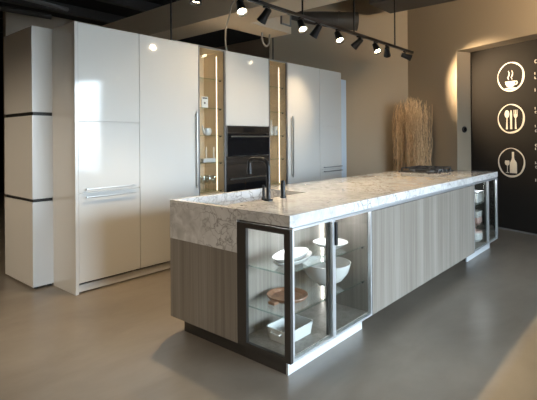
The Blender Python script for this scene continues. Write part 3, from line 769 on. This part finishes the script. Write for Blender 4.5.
# ------------------------------------------------------------------ hanging track with spotlights
def spot_light(p, d, watts, angle=55., blend=1., colr=(1., .76, .48)):
    l = bpy.data.lights.new('spot_beam', 'SPOT'); l.energy = watts; l.spot_size = math.radians(angle); l.spot_blend = blend; l.color = colr; l.shadow_soft_size = .03
    o = bpy.data.objects.new('spot_beam', l); C.objects.link(o); o.location = p
    o.rotation_euler = Vector(d).to_track_quat('-Z', 'Y').to_euler(); return o
def track(label, xa, xb, y, z, rods):
    t = thing('track_rail', label, 'track', ((xa+xb)/2, y, z))
    obj('rail', B(xa, xb, y-.018, y+.018, z-.016, z+.016, bev=.003), 'black', t)
    for x in rods: obj('hanger_rod', MB().tube([(x, y, z+.016), (x, y, HC)], .010, 8), 'black', t)
    obj('end_cap', B(xb, xb+.012, y-.02, y+.02, z-.018, z+.018), 'black', t)
TRY, TRZ = 2.90, 2.640
track('black hanging lighting track over the island carrying the row of spotlights', 1.6, 6.65, TRY, TRZ, (2.2, 3.884, 4.943, 6.07))
def head(x, y, z, d, lit, label, watts, angle=55.):
    """spotlight hung below the rail at x, aimed along d"""
    d = Vector(d).normalized()
    t = thing('track_spotlight', label, 'spotlight', (x, y, z-.016), 'spotlights on the hanging track')
    piv = Vector((x, y, z-.085))
    obj('adapter', B(x-.035, x+.035, y-.014, y+.014, z-.034, z-.0165, bev=.002), 'black', t)
    obj('arm', MB().tube([(x, y, z-.03), (x, y, z-.09)], .009, 8), 'black', t)
    rot = d.to_track_quat('Z', 'Y').to_matrix().to_4x4()
    c = piv+d*.015
    obj('lamp_head', MB().lathe([(0, -.07), (.026, -.07), (.034, -.06), (.036, -.02), (.040, .02), (.050, .078), (.046, .078), (.036, .055), (0, .05)], c, 24, M4=rot), 'black', t)
    obj('lens', MB().lathe([(0, .0555), (.036, .0555), (.036, .0585), (0, .0585)], c, 20, M4=rot), 'lamp_on', t)
    spot_light(c+d*.085, d, watts, angle)
    return t
fw = Vector((-.30, -.50, -.80))       # towards the room: lens seen from the camera
bk = Vector((-.34, .26, -.90))        # towards the tall units
WS = 52.; WF = 230.
head(2.44, TRY, TRZ, (-.12, .03, -1), 0, 'dark spotlight at the top edge, first on the track from the left', 165, 84)
head(2.95, TRY, TRZ, fw, 1, 'bright spotlight beside the hanging cord', WF)
head(3.30, TRY, TRZ, (-.05, .66, -.74), 0, 'dark turned-away spotlight right of the cord, below the beige soffit', 26, 125)
head(3.86, TRY, TRZ, fw, 1, 'bright spotlight by the left hanger rod of the track', WF)
head(4.16, TRY, TRZ, (-.05, .62, -.78), 0, 'dark turned-away spotlight just right of the left hanger rod', 24, 75)
head(4.58, TRY, TRZ, fw, 1, 'bright spotlight in the middle of the track over the tall right units', WF)
head(5.06, TRY, TRZ, (-.06, .75, -.60), 0, 'dark turned-away spotlight under the middle hanger rod', 62, 50)
head(5.50, TRY, TRZ, fw, 1, 'bright spotlight between the middle and right hanger rods', WF)
head(5.83, TRY, TRZ, (.72, .35, -.60), 0, 'dark spotlight second from the right end of the track', 48, 85)
head(6.40, TRY, TRZ, (.64, -.76, -.36), 1, 'small spotlight at the right tip of the track', 420, 76)
# second track nearer the shop front, behind the view
t = thing('track_rail', 'black lighting track on the street side of the island, behind the view', 'track', (3.6, -.1, 2.64))
obj('rail', B(.6, 6.0 - .9, -.118, -.082, 2.624, 2.656, bev=.003), 'black', t)
for x in (1.2, 4.6): obj('hanger_rod', MB().tube([(x, -.1, 2.656), (x, -.1, HC)], .010, 8), 'black', t)
for x, d, w_, a_, lb_ in ((4.9, (.66, .56, .36), 560, 78, 'spotlight aimed high at the right wall from the street-side track'), (1.1, (-.2, .75, -.7), 35, 70, 'spotlight aimed at the floor on the left of the street-side track'), (4.58, (.35, .75, -.55), 25, 45, 'spotlight aimed at the far end of the island from the street-side track')):
    h = head(x, -.1, 2.64, d, 1, lb_, w_, a_); h['group'] = 'spotlights on the street side track'
# added fill lamps with cone shades, unseen left of and behind the view
M['opal'] = plain('opal_glass', (.9, .85, .78), .3, emit=(1., .80, .56), estr=6.)
for x, y, z, w_, lb_ in ((-1.3, 4.0, 2.7, 340, 'added fill pendant left of the view, nearest to the white column'), (-1.6, 5.8, 2.7, 80, 'added fill pendant left of the view, farther back'), (-.8, -1.4, 2.7, 80, 'added fill pendant behind the view, over the open floor')):
    t = thing('fill_pendant', lb_, 'lamp', (x, y, z), 'added fill pendants out of view')
    obj('shade', MB().lathe([(.02, .25), (.05, .25), (.15, .12), (.20, 0), (.196, 0), (.145, .115), (.045, .24), (.02, .24)], (x, y, z), 32), 'black', t)
    obj('bulb', MB().lathe([(0, .04), (.03, .055), (.042, .09), (.03, .13), (.015, .16), (0, .16)], (x, y, z), 20), 'opal', t)
    obj('cap', MB().lathe([(0, .275), (.03, .27), (.05, .25), (.05, .262), (0, .262)], (x, y, z), 20), 'black', t)
    obj('hanger_rod', MB().tube([(x, y, z+.27), (x, y, HC)], .008, 8), 'black', t)
    l = bpy.data.lights.new('fill_pendant_light', 'SPOT'); l.energy = w_; l.spot_size = math.radians(166); l.spot_blend = .35; l.color = (1., .84, .63); l.shadow_soft_size = .16
    o = bpy.data.objects.new('fill_pendant_light', l); C.objects.link(o); o.location = (x, y, z+.05)
t = thing('soffit_fill_light', 'added unseen warm light strip on top of the tall units, brightens the beige soffit', 'light', (4.1, 4.35, TH))  # added uplight, hidden on the units to brighten the soffit underside
obj('channel', B(3.3, 5.3, 4.32, 4.38, TH+.0005, TH+.012), 'steel', t)
obj('led_strip', B(3.32, 5.28, 4.335, 4.365, TH+.0125, TH+.018), 'soffit_fill', t)
# hanging cord
m = MB(); pts = []
for k in range(13):
    f = k/12; pts.append((2.965+.83*f+.02*math.sin(5*f), 2.9+1.08*f, 2.60-.235*f-.05*math.sin(PI*f)))
pts = [(2.90, 2.93, 2.60), (2.92, 2.99, 2.57), (3.05, 3.15, 2.53), (3.2, 3.36, 2.47), (3.42, 3.60, 2.43), (3.62, 3.80, 2.41), (3.76, 3.93, 2.388)]
tag(obj('power_cord', MB().tube(pts, .009, 8), 'cord'), 'pale thin cord hanging from the track down to the top of the tall units', 'cord')

for x, y, lb_ in ((3.602, 4.80, 'thin black rod from ceiling to tall units, left of the soffit'), (5.507, 4.70, 'thin black rod from the ceiling behind the second glass display unit')):
    tag(obj('suspension_rod', MB().tube([(x, y, 2.385), (x, y, HC)], .010, 8), 'black'), lb_, 'rod')
tag(obj('pipe_hook', MB().tube([(4.965, 4.45, 2.899), (4.968, 4.45, 2.80), (4.99, 4.45, 2.745), (5.04, 4.45, 2.715), (5.09, 4.45, 2.725), (5.125, 4.45, 2.77), (5.14, 4.45, 2.899)],   .014, 10), 'opaque_white'), 'small pale curved pipe hanging under the end of the beige soffit', 'pipe')

# ------------------------------------------------------------------ far left background
t = thing('lounge_chair', 'brown leather chair seen past the left edge of the white column', 'chair', (1.0, 9.6, 0))
obj('seat', B(.35, 1.5, 9.1, 10.0, .25, .46, bev=.05, seg=3), 'leather', t); obj('backrest', B(.35, 1.5, 9.9, 10.12, .40, .92, bev=.06, seg=3), 'leather', t)
for x in (.42, 1.43):
    for y in (9.16, 9.94): obj('leg', MB().tube([(x, y, 0), (x, y, .26)], .022, 8), 'black', t)
t = thing('side_cabinet', 'tan wooden cabinet on the floor far back at the left edge', 'cabinet', (.9, 8.0, 0))
obj('body', B(.2, 1.5, 7.8, 8.2, .08, .42, bev=.005), 'tan_seat', t); obj('plinth', B(.25, 1.45, 7.84, 8.2, 0, .08), 'black', t)

# ------------------------------------------------------------------ light
w = bpy.data.worlds.new('sky'); S.world = w; w.use_nodes = True; nt = w.node_tree
bg = nt.nodes['Background']
tc = N(nt, 'ShaderNodeTexCoord'); sp = N(nt, 'ShaderNodeSeparateXYZ'); nt.links.new(tc.outputs['Generated'], sp.inputs[0])
r = N(nt, 'ShaderNodeValToRGB'); e = r.color_ramp.elements
e[0].position = .49; e[0].color = col((.42, .42, .42)); e[1].position = .56; e[1].color = col((.72, .86, 1.0))
k = r.color_ramp.elements.new(.85); k.color = col((.60, .80, 1.0))
mr = N(nt, 'ShaderNodeMapRange'); mr.inputs['From Min'].default_value = -1; nt.links.new(sp.outputs['Z'], mr.inputs['Value']); nt.links.new(mr.outputs[0], r.inputs['Fac'])
nt.links.new(r.outputs['Color'], bg.inputs['Color']); bg.inputs['Strength'].default_value = 38.
def portal(p, q, n, z0, z1):
    l = bpy.data.lights.new('window_portal', 'AREA'); l.shape = 'RECTANGLE'; l.size = (q-p).length; l.size_y = z1-z0; l.cycles.is_portal = True
    o = bpy.data.objects.new('window_portal', l); C.objects.link(o)
    c = (p+q)/2+n*.06; o.location = (c.x, c.y, (z0+z1)/2)
    o.rotation_euler = (-n).to_track_quat('-Z', 'Y').to_euler()
portal(PE, PF, NR, .10, 2.75)
portal(PF, Vector((.6, PF.y, 0)), Vector((0, -1, 0)), .10, 2.75)

S.view_settings.view_transform = 'Standard'; S.view_settings.look = 'None'; S.view_settings.gamma = 1.; S.view_settings.exposure = -.15; S.view_settings.use_curve_mapping = False
S.cycles.use_denoising = True; S.cycles.max_bounces = 10; S.cycles.diffuse_bounces = 5; S.cycles.glossy_bounces = 5; S.cycles.transparent_max_bounces = 24
S.cycles.sample_clamp_indirect = 6.; S.cycles.caustics_reflective = False; S.cycles.caustics_refractive = False
